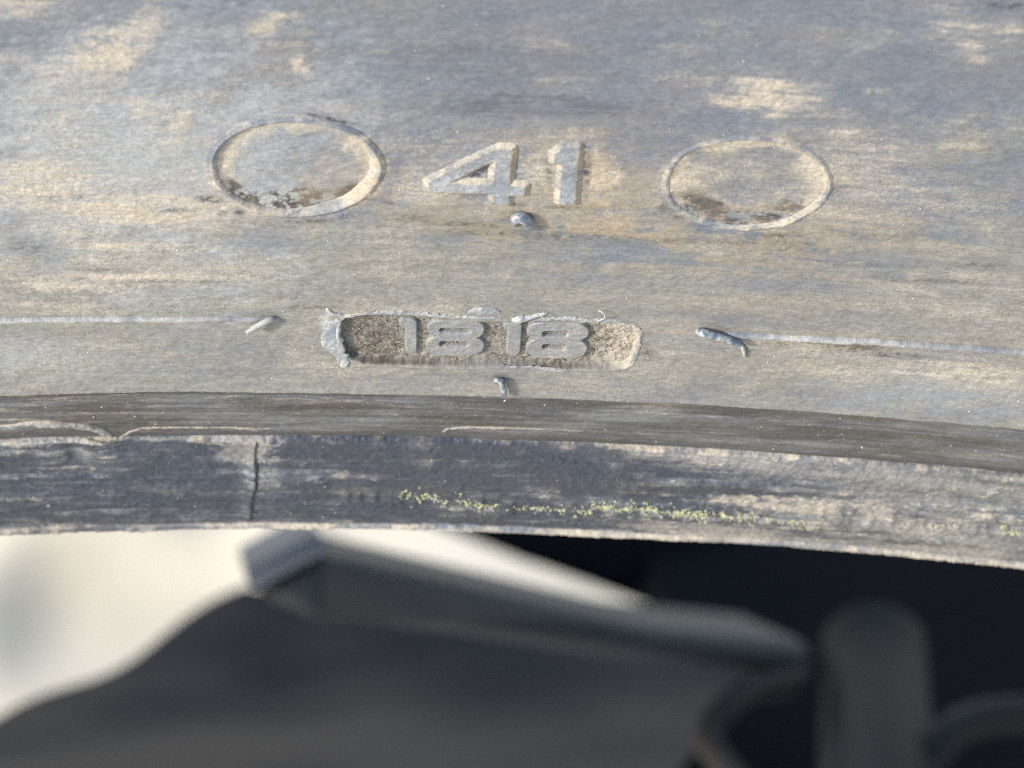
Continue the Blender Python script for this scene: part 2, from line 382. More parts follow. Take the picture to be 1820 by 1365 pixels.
def grid_mesh(name, P, uv, attrs, keep=None, mat=None, parent=None):
    """a sheet of quads from an array of points (rows, cols, 3) in mm; keep: mask of the quads"""
    ns, nu = P.shape[:2]
    idx = np.arange(ns * nu).reshape(ns, nu)
    q = np.stack([idx[:-1, :-1], idx[:-1, 1:], idx[1:, 1:], idx[1:, :-1]], -1).reshape(-1, 4)
    if keep is not None:
        q = q[keep.reshape(-1)]
    used = np.zeros(ns * nu, bool); used[q.ravel()] = True
    remap = np.cumsum(used) - 1
    q = remap[q]
    V = P.reshape(-1, 3)[used] * MM
    me = bpy.data.meshes.new(name)
    me.vertices.add(len(V)); me.vertices.foreach_set('co', V.astype(np.float32).ravel())
    me.loops.add(len(q) * 4); me.loops.foreach_set('vertex_index', q.astype(np.int32).ravel())
    me.polygons.add(len(q)); me.polygons.foreach_set('loop_start', np.arange(0, len(q) * 4, 4, dtype=np.int32))
    me.update(calc_edges=True)
    me.polygons.foreach_set('use_smooth', np.ones(len(q), bool))
    l = me.uv_layers.new(name='UVMap')
    l.data.foreach_set('uv', (uv.reshape(-1, 2)[used][q.ravel()]).astype(np.float32).ravel())
    for k, F in attrs.items():
        at = me.attributes.new(k, 'FLOAT', 'POINT')
        at.data.foreach_set('value', np.broadcast_to(F, (ns, nu)).reshape(-1)[used].astype(np.float32))
    me.validate()
    if mat:
        me.materials.append(mat)
    return link(bpy.data.objects.new(name, me), parent)


def tube(name, pts, radii, mat, parent=None, seg=10, attrs=None, flat=1.0, flatdir=None, caps=True, mm=True):
    """a swept tube through points (mm)"""
    pts = np.array(pts, float); n = len(pts)
    radii = np.broadcast_to(np.asarray(radii, float), (n,))
    T = np.gradient(pts, axis=0); T /= np.linalg.norm(T, axis=1)[:, None] + 1e-12
    ref = np.array([0.0, 0.6, 0.8]) if flatdir is None else np.array(flatdir, float)
    V = []
    for i in range(n):
        a = np.cross(T[i], ref); a /= np.linalg.norm(a) + 1e-9
        b = np.cross(a, T[i])
        for k in range(seg):
            t = 2 * math.pi * k / seg
            V.append(pts[i] + radii[i] * (a * math.cos(t) + b * math.sin(t) * flat))
    F = [(i * seg + k, i * seg + (k + 1) % seg, (i + 1) * seg + (k + 1) % seg, (i + 1) * seg + k) for i in range(n - 1) for k in range(seg)]
    if caps:
        V.append(pts[0] - T[0] * radii[0] * 0.5); V.append(pts[-1] + T[-1] * radii[-1] * 0.5)
        F += [(len(V) - 2, (k + 1) % seg, k) for k in range(seg)]
        F += [(len(V) - 1, (n - 1) * seg + k, (n - 1) * seg + (k + 1) % seg) for k in range(seg)]
    me = bpy.data.meshes.new(name)
    me.from_pydata((np.array(V) * MM).tolist(), [], F)
    me.polygons.foreach_set('use_smooth', np.ones(len(me.polygons), bool))
    l = me.uv_layers.new(name='UVMap')
    co = np.array(V); vi = np.empty(len(me.loops), np.int32); me.loops.foreach_get('vertex_index', vi)
    l.data.foreach_set('uv', np.stack([co[vi, 0], co[vi, 2] * 1.5 + co[vi, 1]], -1).astype(np.float32).ravel())
    for k, v in (attrs or {}).items():
        at = me.attributes.new(k, 'FLOAT', 'POINT')
        at.data.foreach_set('value', np.full(len(V), v, np.float32))
    if mat:
        me.materials.append(mat)
    return link(bpy.data.objects.new(name, me), parent)


def spline(pts, n):
    """smooth resampling (Catmull-Rom) of a list of points"""
    p = np.array(pts, float); m = len(p)
    q = np.vstack([2 * p[0] - p[1], p, 2 * p[-1] - p[-2]])
    out = []
    for t in np.linspace(0, m - 1 - 1e-9, n):
        i = int(t); f = t - i
        a, b, c, d_ = q[i], q[i + 1], q[i + 2], q[i + 3]
        out.append(0.5 * (2 * b + (c - a) * f + (2 * a - 5 * b + 4 * c - d_) * f * f + (3 * b - a - 3 * c + d_) * f ** 3))
    return np.array(out)


# ------------------------------------------------------------------ materials
def new_mat(name):
    m = bpy.data.materials.new(name); m.use_nodes = True
    nt = m.node_tree
    return m, nt, nt.nodes['Principled BSDF']


def rubber_material():
    m, nt, b = new_mat('dusty_rubber')
    N, L = nt.nodes.new, nt.links.new

    def attr(k):
        a = N('ShaderNodeAttribute'); a.attribute_name = k; return a.outputs['Fac']

    uv = N('ShaderNodeUVMap'); uv.uv_map = 'UVMap'

    def noise(sx, sy, det=2.0, rough=0.6, off=0.0):
        mp = N('ShaderNodeMapping'); mp.inputs['Scale'].default_value = (sx, sy, 1); mp.inputs['Location'].default_value = (off, off * 1.7, off)
        L(uv.outputs[0], mp.inputs[0])
        t = N('ShaderNodeTexNoise'); t.inputs['Scale'].default_value = 1.0; t.inputs['Detail'].default_value = det; t.inputs['Roughness'].default_value = rough
        L(mp.outputs[0], t.inputs['Vector'])
        return t.outputs['Fac']

    def mth(op, a, b_=None, c=None, clamp=False):
        t = N('ShaderNodeMath'); t.operation = op; t.use_clamp = clamp
        for i, v in enumerate((a, b_, c)):
            if v is None:
                continue
            if isinstance(v, (int, float)):
                t.inputs[i].default_value = v
            else:
                L(v, t.inputs[i])
        return t.outputs[0]

    def mapr(v, a, b_, c=0.0, d_=1.0):
        t = N('ShaderNodeMapRange'); t.interpolation_type = 'SMOOTHSTEP'
        L(v, t.inputs[0])
        for i, x in enumerate((a, b_, c, d_)):
            t.inputs[i + 1].default_value = x
        return t.outputs[0]

    def mix(f, a, b_):
        t = N('ShaderNodeMix'); t.data_type = 'RGBA'
        if isinstance(f, (int, float)):
            t.inputs[0].default_value = f
        else:
            L(f, t.inputs[0])
        for s_, v in ((t.inputs[6], a), (t.inputs[7], b_)):
            if isinstance(v, tuple):
                s_.default_value = (*v, 1)
            else:
                L(v, s_)
        return t.outputs[2]

    grain = noise(6.5, 4.6, 3, 0.75)
    grain2 = noise(11.0, 8.0, 2, 0.7, 3.3)
    worm = noise(2.4, 5.0, 3, 0.65, 5.3)
    strk = noise(0.45, 2.0, 4, 0.65, 7.1)
    hue = noise(0.16, 0.3, 3, 0.6, 12.0)
    base = mix(mapr(hue, 0.35, 0.65), (0.128, 0.148, 0.186), (0.155, 0.160, 0.184))  # blue-grey rubber, its blue raised in place of sky sheen
    base = mix(attr('film'), base, mix(mapr(strk, 0.3, 0.7), (0.180, 0.178, 0.167), (0.222, 0.217, 0.201)))
    # streaky light and dark rub marks
    base = mix(mth('MULTIPLY', mapr(strk, 0.52, 0.75), 0.16), base, (0.36, 0.35, 0.33))
    base = mix(mth('MULTIPLY', attr('bloom_and_light'), mapr(grain, 0.2, 0.6, 0.5, 1.0)), base, (0.40, 0.42, 0.43))
    # dust lies in grains
    dm = mth('ADD', attr('dust'), mth('MULTIPLY', mth('SUBTRACT', grain, 0.5), 1.15))
    dm = mapr(dm, 0.12, 0.88)
    dm = mth('MULTIPLY', dm, mth('POWER', attr('dust'), 0.35))
    dcol = mix(mapr(hue, 0.38, 0.62), (0.40, 0.362, 0.297), (0.385, 0.338, 0.284))
    dcol = mix(mth('MULTIPLY', mapr(grain2, 0.5, 0.75), 0.5), dcol, (0.53, 0.495, 0.425))
    base = mix(dm, base, dcol)
    gm = mth('ADD', attr('grime_and_shade'), mth('MULTIPLY', mth('SUBTRACT', grain2, 0.5), 0.9))
    gm = mth('MULTIPLY', mapr(gm, 0.06, 0.82), mth('POWER', attr('grime_and_shade'), 0.3))
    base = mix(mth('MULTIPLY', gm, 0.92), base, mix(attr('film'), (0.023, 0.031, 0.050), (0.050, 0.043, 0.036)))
    # clay-coloured rims
    base = mix(mth('MULTIPLY', attr('rust'), mapr(grain, 0.25, 0.6, 0.45, 0.9)), base, (0.34, 0.262, 0.165))
    # fine mottling and salt-and-pepper grit
    mot = N('ShaderNodeHueSaturation'); L(base, mot.inputs['Color'])
    L(mth('ADD', mapr(grain2, 0.3, 0.7, 0.89, 1.12), mapr(worm, 0.35, 0.65, -0.11, 0.11)), mot.inputs['Value'])
    base = mot.outputs[0]
    base = mix(mapr(grain2, 0.69, 0.77, 0, 0.6), base, (0.62, 0.60, 0.56))
    base = mix(mapr(grain2, 0.33, 0.22, 0, 0.35), base, (0.06, 0.055, 0.05))
    L(base, b.inputs['Base Color'])
    rgh = N('ShaderNodeMix'); rgh.data_type = 'FLOAT'
    L(dm, rgh.inputs[0]); rgh.inputs[2].default_value = 0.46; rgh.inputs[3].default_value = 0.95
    L(rgh.outputs[0], b.inputs['Roughness'])
    b.inputs['Specular IOR Level'].default_value = 0.35
    hsum = mth('ADD', mth('MULTIPLY', grain, 0.6), mth('MULTIPLY', grain2, 0.5))
    hsum = mth('ADD', hsum, mth('MULTIPLY', strk, 0.2))
    bp = N('ShaderNodeBump'); bp.inputs['Strength'].default_value = 0.45; bp.inputs['Distance'].default_value = 0.00005
    L(hsum, bp.inputs['Height']); L(bp.outputs[0], b.inputs['Normal'])
    return m


RUB = rubber_material()


def bare_material():
    m, nt, b = new_mat('bare_rubber_sky_blue')
    tc = nt.nodes.new('ShaderNodeTexCoord')
    t = nt.nodes.new('ShaderNodeTexNoise'); t.inputs['Scale'].default_value = 2600.0; t.inputs['Detail'].default_value = 4.0
    nt.links.new(tc.outputs['Object'], t.inputs['Vector'])
    r = nt.nodes.new('ShaderNodeValToRGB'); r.color_ramp.elements[0].position = 0.42; r.color_ramp.elements[1].position = 0.72
    r.color_ramp.elements[0].color = (0.085, 0.11, 0.15, 1); r.color_ramp.elements[1].color = (0.40, 0.40, 0.39, 1)  # the sky's blue reflection put into the base colour of black rubber
    nt.links.new(t.outputs['Fac'], r.inputs[0]); nt.links.new(r.outputs[0], b.inputs['Base Color'])
    b.inputs['Roughness'].default_value = 0.33; b.inputs['Specular IOR Level'].default_value = 0.6
    bp = nt.nodes.new('ShaderNodeBump'); bp.inputs['Distance'].default_value = 0.00004; bp.inputs['Strength'].default_value = 0.5
    nt.links.new(t.outputs['Fac'], bp.inputs['Height']); nt.links.new(bp.outputs[0], b.inputs['Normal'])
    return m


BARE = bare_material()


def simple_mat(name, c1, c2, scale=8.0, rough=0.7, spec=0.3, detail=4.0, bump=0.0, lo=0.35, hi=0.65):
    m, nt, b = new_mat(name)
    tc = nt.nodes.new('ShaderNodeTexCoord')
    t = nt.nodes.new('ShaderNodeTexNoise'); t.inputs['Scale'].default_value = scale; t.inputs['Detail'].default_value = detail
    nt.links.new(tc.outputs['Object'], t.inputs['Vector'])
    r = nt.nodes.new('ShaderNodeValToRGB'); r.color_ramp.elements[0].position = lo; r.color_ramp.elements[1].position = hi
    r.color_ramp.elements[0].color = (*c1, 1); r.color_ramp.elements[1].color = (*c2, 1)
    nt.links.new(t.outputs['Fac'], r.inputs[0]); nt.links.new(r.outputs[0], b.inputs['Base Color'])
    b.inputs['Roughness'].default_value = rough; b.inputs['Specular IOR Level'].default_value = spec
    if bump:
        bp = nt.nodes.new('ShaderNodeBump'); bp.inputs['Distance'].default_value = bump; bp.inputs['Strength'].default_value = 0.6
        nt.links.new(t.outputs['Fac'], bp.inputs['Height']); nt.links.new(bp.outputs[0], b.inputs['Normal'])
    return m


def tag(o, label=None, cat=None, group=None, kind=None):
    for k, v in (('label', label), ('category', cat), ('group', group), ('kind', kind)):
        if v:
            o[k] = v
    return o


# ------------------------------------------------------------------ ground
SAND = simple_mat('pale_sand', (0.60, 0.55, 0.44), (0.72, 0.67, 0.56), 9.0, 0.95, 0.1, 6.0, 0.004)
def on_ground(px, py):
    k = 1.0 / (LENS / SENSOR * 1820)
    d = VIEW + RIGHT * (px - 910) * k - UPV * (py - 682.5) * k
    return (CAM - d * CAM[2] / d[2])[:2]


gx = np.concatenate([[-400, -40, -6, -2, -1], np.linspace(-0.6, 0.5, 200), [1, 2, 6, 40, 400]]) * 1000
gy = np.concatenate([[-400, -40, -6, -2, -1, -0.5], np.linspace(0.1, 1.2, 200), [2, 4, 8, 40, 400]]) * 1000
GX, GY = np.meshgrid(gx, gy)
GZ = np.zeros_like(GX)


def ridge(line, hgt, wid):
    global GZ
    p = spline([on_ground(*q) for q in line], 60)
    d = np.full(GX.shape, 1e9)
    for i in range(59):
        e = p[i + 1] - p[i]
        t = np.clip(((GX - p[i, 0]) * e[0] + (GY - p[i, 1]) * e[1]) / (e @ e), 0, 1)
        d = np.minimum(d, np.hypot(GX - p[i, 0] - t * e[0], GY - p[i, 1] - t * e[1]))
    GZ = GZ + hgt * np.exp(-(d / wid) ** 2)


ridge([(-60, 1150), (20, 1050), (90, 1000), (200, 960), (330, 935), (480, 915)], 10, 15)
ridge([(-80, 1090), (30, 985), (120, 940), (260, 905)], 9, 12)
ridge([(-100, 1230), (60, 1150), (200, 1120), (320, 1050), (420, 980)], -9, 40)
ground = grid_mesh('ground', np.stack([GX, GY, GZ], -1), np.stack([GX, GY], -1) * 0.01, {}, None, SAND)
tag(ground, kind='structure')

# ------------------------------------------------------------------ the tyre
tyre = bpy.data.objects.new('tyre', None); COL.objects.link(tyre)
tyre.empty_display_size = 0.1
tag(tyre, 'dusty grey rubber tyre sidewall with embossed 41 and sunken date code 1818', 'tyre')

UV = np.stack([UU, SS], -1)
P = surf(UU, SS, H)
row = lambda a, b_: (np.searchsorted(SG, a), np.searchsorted(SG, b_))


def zone(name, s_a, s_b, extra_keep=None):
    i, j = np.searchsorted(SG, s_a), np.searchsorted(SG, s_b)
    sl_ = slice(max(i, 0), min(j + 1, NS))
    kp = None if extra_keep is None else extra_keep[sl_][:-1, :-1]
    return grid_mesh(name, P[sl_], UV[sl_], {k: F[sl_] for k, F in FIELDS.items()}, kp, RUB, tyre)


sidewall = zone('sidewall', -0.15, S1, SD_PLATE > 0.13)
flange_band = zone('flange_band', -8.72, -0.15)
bead = zone('bead', S0, -8.72)
tag(flange_band, 'scratched brown-grey step band below the sidewall')
tag(bead, 'dark slate bead band with a mould seam and yellow flecks')

# the rest of the tyre, round its axis: outer skin with two grooves in the tread, inner skin
smax = SP[np.argmax(PA[_i0:] <= 0) + _i0] if (PA[_i0:] <= 0).any() else SP[-1]
so_ = np.concatenate([np.linspace(-55, -24.95, 10), [-24, -23, -22, -21.2, -16, -9, -8.5, -4, -0.3, 0, 6, 12, 20, 30, 40, 48], np.linspace(56, smax - 1, 40)])
ro, ao = np.interp(so_, SP, PR), np.interp(so_, SP, PA)
NCAP = len(so_)
tread = [(ro[-1], f * ao[-1]) for f in (0.85,)]
prof = [(r, a) for r, a in zip(ro, ao)]
rt = ro[-1]
for f in (0.72, 0.55, 0.38, 0.2):
    a_ = f * ao[NCAP - 12]
    prof += [(rt, a_ + 5), (rt - 12, a_ + 4), (rt - 12, a_ - 4), (rt, a_ - 5)]
half = prof
front = half + [(r, -a) for r, a in half[::-1]]
inner = [(r - 0, a) for r, a in front]
rin = [(ro[0] + 2, -ao[0]), (330, -90), (360, -108), (420, -118), (470, -100), (490, -60), (494, 0)]
rin = rin + [(r, -a) for r, a in rin[:-1][::-1]]
loop = front + rin
NSEG = 152
win_a, win_b = U0 / R0, U1 / R0
ths = np.concatenate([np.linspace(win_a, win_b, 15), np.linspace(win_b, win_a + 2 * math.pi, NSEG)[1:]])
lp = np.array(loop + [loop[0]])
TH, RR = np.meshgrid(ths, lp[:, 0], indexing='ij'); _, AA = np.meshgrid(ths, lp[:, 1], indexing='ij')
CP = np.stack([RR * np.sin(TH), -AA, ZC + RR * np.cos(TH)], -1)
ks = np.zeros(len(lp) - 1, bool)
for i in range(len(so_) - 1):
    ks[i] = so_[i] >= S0 - 0.01 and so_[i + 1] <= S1 + 0.01
keep = np.ones((len(ths) - 1, len(lp) - 1), bool)
keep[:14, :] = ~ks[None, :]
sarc = np.concatenate([[0], np.cumsum(np.hypot(np.diff(lp[:, 0]), np.diff(lp[:, 1])))]) - 55
cn = rng.random(CP.shape[:2])
casing = grid_mesh('casing', CP, np.stack([TH * R0, np.broadcast_to(sarc, TH.shape)], -1),
                   {k_: np.interp(sarc, SG, v)[None, :] + 0 * cn for k_, v in ROWS.items()}, keep, RUB, tyre)


def patch(name, sdf_fn, bounds, height_fn, attr_fn, keep_d, res, parent):
    """a piece laid on the tyre's skin: its own fine sheet shaped by the distance to its outline"""
    u0, u1, s0, s1 = bounds
    nu, ns = int((u1 - u0) / res) + 2, int((s1 - s0) / res) + 2
    X, Y = np.meshgrid(np.linspace(u0, u1, nu), np.linspace(s0, s1, ns))
    d = sdf_fn(X, Y)
    base = {k: lookup(F, X, Y) for k, F in FIELDS.items()}
    n1, n2 = lookup(FINE2, X * 1.0 + 7, Y + 3), lookup(MID, X, Y)
    h = height_fn(d, X, Y, n1, n2) + lookup(H, X, Y)
    at = attr_fn(d, X, Y, n1, n2, base)
    kp = d < keep_d
    kq = kp[:-1, :-1] & kp[1:, :-1] & kp[:-1, 1:] & kp[1:, 1:]
    return grid_mesh(name, surf(X, Y, h), np.stack([X, Y], -1), {k: np.clip(v, 0, 1) for k, v in at.items()}, kq, RUB, parent)


def bnd(us, m):
    return us[0].min() - m, us[0].max() + m, us[1].min() - m, us[1].max() + m


# raised numerals 4 and 1
def numeral(name, outer, hole=None, height=0.23, bev=0.34):
    o = to_us(outer); hl = to_us(hole) if hole else None

    def sd(X, Y):
        d = sdf_poly(o[0], o[1], X, Y)
        if hl is not None:
            d = np.maximum(d, -sdf_poly(hl[0], hl[1], X, Y))
        return d

    def hf(d, X, Y, n1, n2):
        t = np.clip(1 - d / bev, 0, 1)
        return height * (t * (1 - 0.25) + 0.25 * t * t * (3 - 2 * t)) - 0.07 * (d > bev * 0.98) + 0.008 * n1 + 0.012 * n2

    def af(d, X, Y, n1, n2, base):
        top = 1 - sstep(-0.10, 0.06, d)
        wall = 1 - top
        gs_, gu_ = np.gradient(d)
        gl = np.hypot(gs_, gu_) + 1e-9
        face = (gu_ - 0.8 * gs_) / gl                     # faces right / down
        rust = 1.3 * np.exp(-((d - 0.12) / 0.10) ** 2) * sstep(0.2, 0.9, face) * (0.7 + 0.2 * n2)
        return {'dust': top * (0.10 + 0.10 * n2) + wall * (0.68 + 0.2 * n2), 'grime_and_shade': 0.6 * sstep(0.2, 0.4, d) * sstep(0.2, 0.9, face) * (n2 > -0.3), 'film': 0.22 * top + 0.7 * wall, 'bloom_and_light': 0.38 * top + 0.12 * n2 * top, 'rust': rust}  # darker along the foot of walls facing right and down

    return patch(name, sd, bnd(o, 0.9), hf, af, bev + 0.12, 0.045, tyre)


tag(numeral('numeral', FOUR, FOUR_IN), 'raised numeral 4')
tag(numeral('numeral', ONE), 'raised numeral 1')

# raised rings round the two shallow dishes
for k in (0, 1):
    cu, cs = DISC_C[k][0][0], DISC_C[k][1][0]; R = DISC_R[k]
    th = np.linspace(0, 2 * math.pi, 361)
    t = np.linspace(-1, 1, 21)
    TT, HH = np.meshgrid(th, t)
    wob = 0.04 * np.sin(3 * TT + k) + 0.025 * np.sin(7 * TT + 2)
    low = np.clip(np.cos(TT + (0.75 if k == 0 else 1.15)), 0, 1)          # broad inner slope at the lower right
    win_ = (0.32 + 0.46 * low) if k == 0 else (0.26 + 0.24 * low)
    rr_ = R + wob + np.where(HH < 0, HH * win_, HH * (0.32 if k == 0 else 0.24))
    X = cu + rr_ * np.cos(TT); Y = cs + rr_ * np.sin(TT)
    hgt = (0.17 if k == 0 else 0.09) * (1 + 0.15 * np.sin(2 * TT + 1) + 0.12 * np.sin(5 * TT)) * np.clip(1 - np.abs(HH) ** np.where(HH < 0, 1.4, 1.0), 0, 1) - 0.08 * sstep(0.8, 1.0, np.abs(HH))
    n1, n2 = lookup(FINE2, X, Y), lookup(MID, X, Y)
    Z = hgt + lookup(H, X, Y) + 0.006 * n1
    A_ = {kk: lookup(F, X, Y) for kk, F in FIELDS.items()}
    crest = np.exp(-(HH / 0.25) ** 2)
    A_['dust'] = np.clip(A_['dust'] * 0.7 + 0.30 * low * (HH < 0.2) + 0.12 * n2, 0, 1)
    A_['bloom_and_light'] = np.clip(0.30 * crest + 0.30 * low * (HH < 0.1) + 0.1 * n2, 0, 1)  # lower-right inner slope paled, painting in the sunlight it catches
    A_['grime_and_shade'] = np.clip(A_['grime_and_shade'] * 0.35 * (1 - low), 0, 1)
    A_['rust'] = np.clip(0.5 * np.exp(-((HH + 0.7) / 0.25) ** 2) * (0.5 + 0.5 * np.sin(TT + 0.6)) * (1 - low) + 0.5 * np.exp(-((HH - 0.8) / 0.25) ** 2) * (low > 0.3) + 0.1 * n2, 0, 1)
    o = grid_mesh('raised_ring', surf(X, Y, Z), np.stack([X, Y], -1), A_, None, RUB, tyre)
    tag(o, ('taller raised ring left of the numeral 4', 'fainter raised ring right of the numeral 1')[k])

# sunken date panel with its four digits
DEPTH = 0.42


def pl_sd(X, Y):
    return sdf_poly(PL_U, PL_S, X, Y)


def pl_h(d, X, Y, n1, n2):
    d = d + 0.02 * n2
    t = sstep(0.05, -0.16, d)
    return -DEPTH * t + 0.025 * t * n1 + 0.05 * np.exp(-((d - 0.12) / 0.1) ** 2)


uc = 0.5 * (PL_U.min() + PL_U.max())


def pl_a(d, X, Y, n1, n2, base):
    fl = sstep(0.08, -0.08, d)
    q = (X - PL_U.min()) / (PL_U.max() - PL_U.min())
    g = lookup(FINE, X + 3, Y - 2)
    du_ = 0.16 + 0.14 * n2 + 0.12 * sstep(0.1, 0.35, q) + 0.3 * sstep(0.78, 0.98, q) + 0.1 * sstep(PL_S.max(), PL_S.min(), Y)
    gr = 0.25 * sstep(-0.30, -0.05, d) + (0.64 + 0.12 * n2 - 0.15 * sstep(0.05, 0.3, q) - 0.4 * sstep(0.78, 0.98, q)) * (0.6 + 0.4 * (g > 0))  # grit tone plus painted shade at the left end and along the walls
    return {'dust': base['dust'] * (1 - fl) + fl * du_, 'grime_and_shade': base['grime_and_shade'] * (1 - fl) + fl * gr, 'film': base['film'] * (1 - fl) + fl * 0.95, 'bloom_and_light': base['bloom_and_light'], 'rust': base['rust'] + 0.06 * fl}


panel = patch('date_panel', pl_sd, bnd((PL_U, PL_S), 0.6), pl_h, pl_a, 0.32, 0.042, tyre)
tag(panel, 'sunken gritty brown panel holding the date code')


def digit(outers, holes, label):
    oo = [to_us(p) for p in outers]; hh = [to_us(p) for p in holes]
    allu = np.concatenate([o[0] for o in oo]); alls = np.concatenate([o[1] for o in oo])

    def sd(X, Y):
        d = np.minimum.reduce([sdf_poly(o[0], o[1], X, Y) for o in oo])
        for h_ in hh:
            d = np.maximum(d, -sdf_poly(h_[0], h_[1], X, Y))
        return d

    bev = 0.11

    def hf(d, X, Y, n1, n2):
        t = sstep(bev, -0.05, d)
        return -DEPTH - 0.06 + 0.30 * t + 0.004 * n1 + 0.004 * n2

    def af(d, X, Y, n1, n2, base):
        top = 1 - sstep(-0.03, 0.05, d)
        return {'dust': 0.16 * top + 0.35 * (1 - top) + 0.08 * n2, 'grime_and_shade': 0.40 * (1 - top) + 0 * d, 'film': 0.6 + 0.1 * n2, 'bloom_and_light': 0.14 * top}

    o = patch('digit', sd, bnd((allu, alls), 0.5), hf, af, bev + 0.03, 0.03, panel)
    return tag(o, label)


digit([rrect(721, 741, 574, 634, 9, 5.5), rrect(710, 738, 574, 588, 6, 5.5)], [], 'first digit of the date code, a 1')
digit([rrect(760, 861, 574, 607, 26, 14), rrect(757, 861, 603, 636, 28, 15)], [rrect(781, 838, 589, 597.5, 6, 4), rrect(781, 834, 612, 621, 6, 4)], 'second digit of the date code, an 8')
digit([[(906, 579), (925, 579), (928, 583), (924.5, 630), (919, 638), (906, 638), (900, 632), (903, 590)], rrect(895, 924, 579, 592, 6, 5.5)], [], 'third digit of the date code, a 1')
digit([rrect(937, 1047, 580, 612, 28, 14), rrect(935, 1044, 608, 641, 28, 15)], [rrect(964, 1010, 594, 604.5, 5, 4), rrect(964, 1006, 617, 627, 5, 4)], 'fourth digit of the date code, an 8')


# thin moulded ribs that run round the sidewall to both sides of the panel
def rib(xs, ys, half_w, hgt, label, end):
    u, s = inv(xs, ys)
    k = np.polyfit(u, s, 1)
    n = 420
    ul = np.linspace(u.min() if end == 'R' else U0 + 0.2, U1 - 0.2 if end == 'R' else u.max(), n)
    t = np.linspace(-1, 1, 13)
    X, T = np.meshgrid(ul, t)
    far = np.clip((X - u.max()) if end == 'L' else (u.min() - X), -9, 0)
    tp = sstep(0, 1.2, -far)
    Y = np.polyval(k, X) + T * half_w * (0.55 + 0.45 * tp) + 0.02 * lookup(MID, X, X * 0 + 5)
    n1, n2 = lookup(FINE2, X, Y), lookup(MID, X, Y)
    Z = lookup(H, X, Y) + 1.15 * hgt * tp * np.sqrt(np.clip(1 - T * T, 0, 1)) - 0.06 * (np.abs(T) > 0.95) - 0.05 * (1 - tp) + 0.003 * n1
    A_ = {'dust': np.clip(0.25 + 0.1 * n2 + 0.4 * (T < -0.3), 0, 1), 'grime_and_shade': 0 * X, 'film': 0.4 + 0 * X, 'bloom_and_light': np.clip(0.34 + 0.15 * n2, 0, 1) * (T > -0.3), 'rust': 0.45 * sstep(-0.5, -0.9, T)}  # upper side paled to paint in the light falling on it
    o = grid_mesh('rib', surf(X, Y, Z), np.stack([X, Y], -1), A_, None, RUB, tyre)
    return tag(o, label)


rib([5, 240, 492], [568, 567, 566], 0.21, 0.20, 'thin raised rib left of the date panel', 'L')
rib([1262, 1500, 1815], [593, 604, 627], 0.24, 0.22, 'thin raised rib right of the date panel', 'R')


# rubber vent stubs left by the mould
def stub(pts, radii, label, attrs, seg=12, parent=None):
    p = np.array(pts, float)
    u, s = inv(p[:, 0], p[:, 1], p[:, 2])
    pos = surf(u, s, p[:, 2])
    q = spline(np.column_stack([pos, radii]), 8 * len(p))
    o = tube('vent_stub', q[:, :3], np.clip(q[:, 3], 0.02, 9), BARE if attrs['dust'] < 0.2 else RUB, tyre, seg, attrs)
    return tag(o, label)


SHINY = {'dust': 0.08, 'grime_and_shade': 0.12, 'film': 0.0, 'bloom_and_light': 0.55}
BLUE = {'dust': 0.0, 'grime_and_shade': 0.12, 'film': 0.0, 'bloom_and_light': 0.05}
stub([(1243, 590, 0.0), (1252, 592, 0.25), (1282, 600, 0.38), (1312, 610, 0.42), (1317, 612, 0.42)], [0.30, 0.28, 0.26, 0.25, 0.2], 'long vent stub bent over at the start of the right rib', BLUE)
stub([(1318, 612, 0.05), (1322, 622, 0.12), (1324, 634, 0.08)], [0.12, 0.14, 0.08], 'small dusty flake beside the bent vent stub', {'dust': 0.6, 'grime_and_shade': 0, 'film': 0.6, 'bloom_and_light': 0.3})
stub([(492, 566, 0.0), (478, 569, 0.3), (458, 579, 0.5), (438, 591, 0.7)], [0.17, 0.19, 0.19, 0.14], 'slender vent stub poking out at the end of the left rib', {'dust': 0.35, 'grime_and_shade': 0, 'film': 0.5, 'bloom_and_light': 0.5})
stub([(880, 679, 0.0), (882, 676, 0.35), (890, 678, 0.45), (894, 690, 0.45), (897, 702, 0.42)], [0.16, 0.18, 0.20, 0.20, 0.15], 'short hooked vent stub just above the step band', SHINY)
stub([(916, 398, 0.0), (914, 391, 0.3), (922, 386, 0.35), (933, 389, 0.42), (940, 397, 0.40), (938, 404, 0.30), (933, 405, 0.2)], [0.2, 0.30, 0.36, 0.36, 0.32, 0.24, 0.14], 'curled knob-like vent stub below the numerals', SHINY)


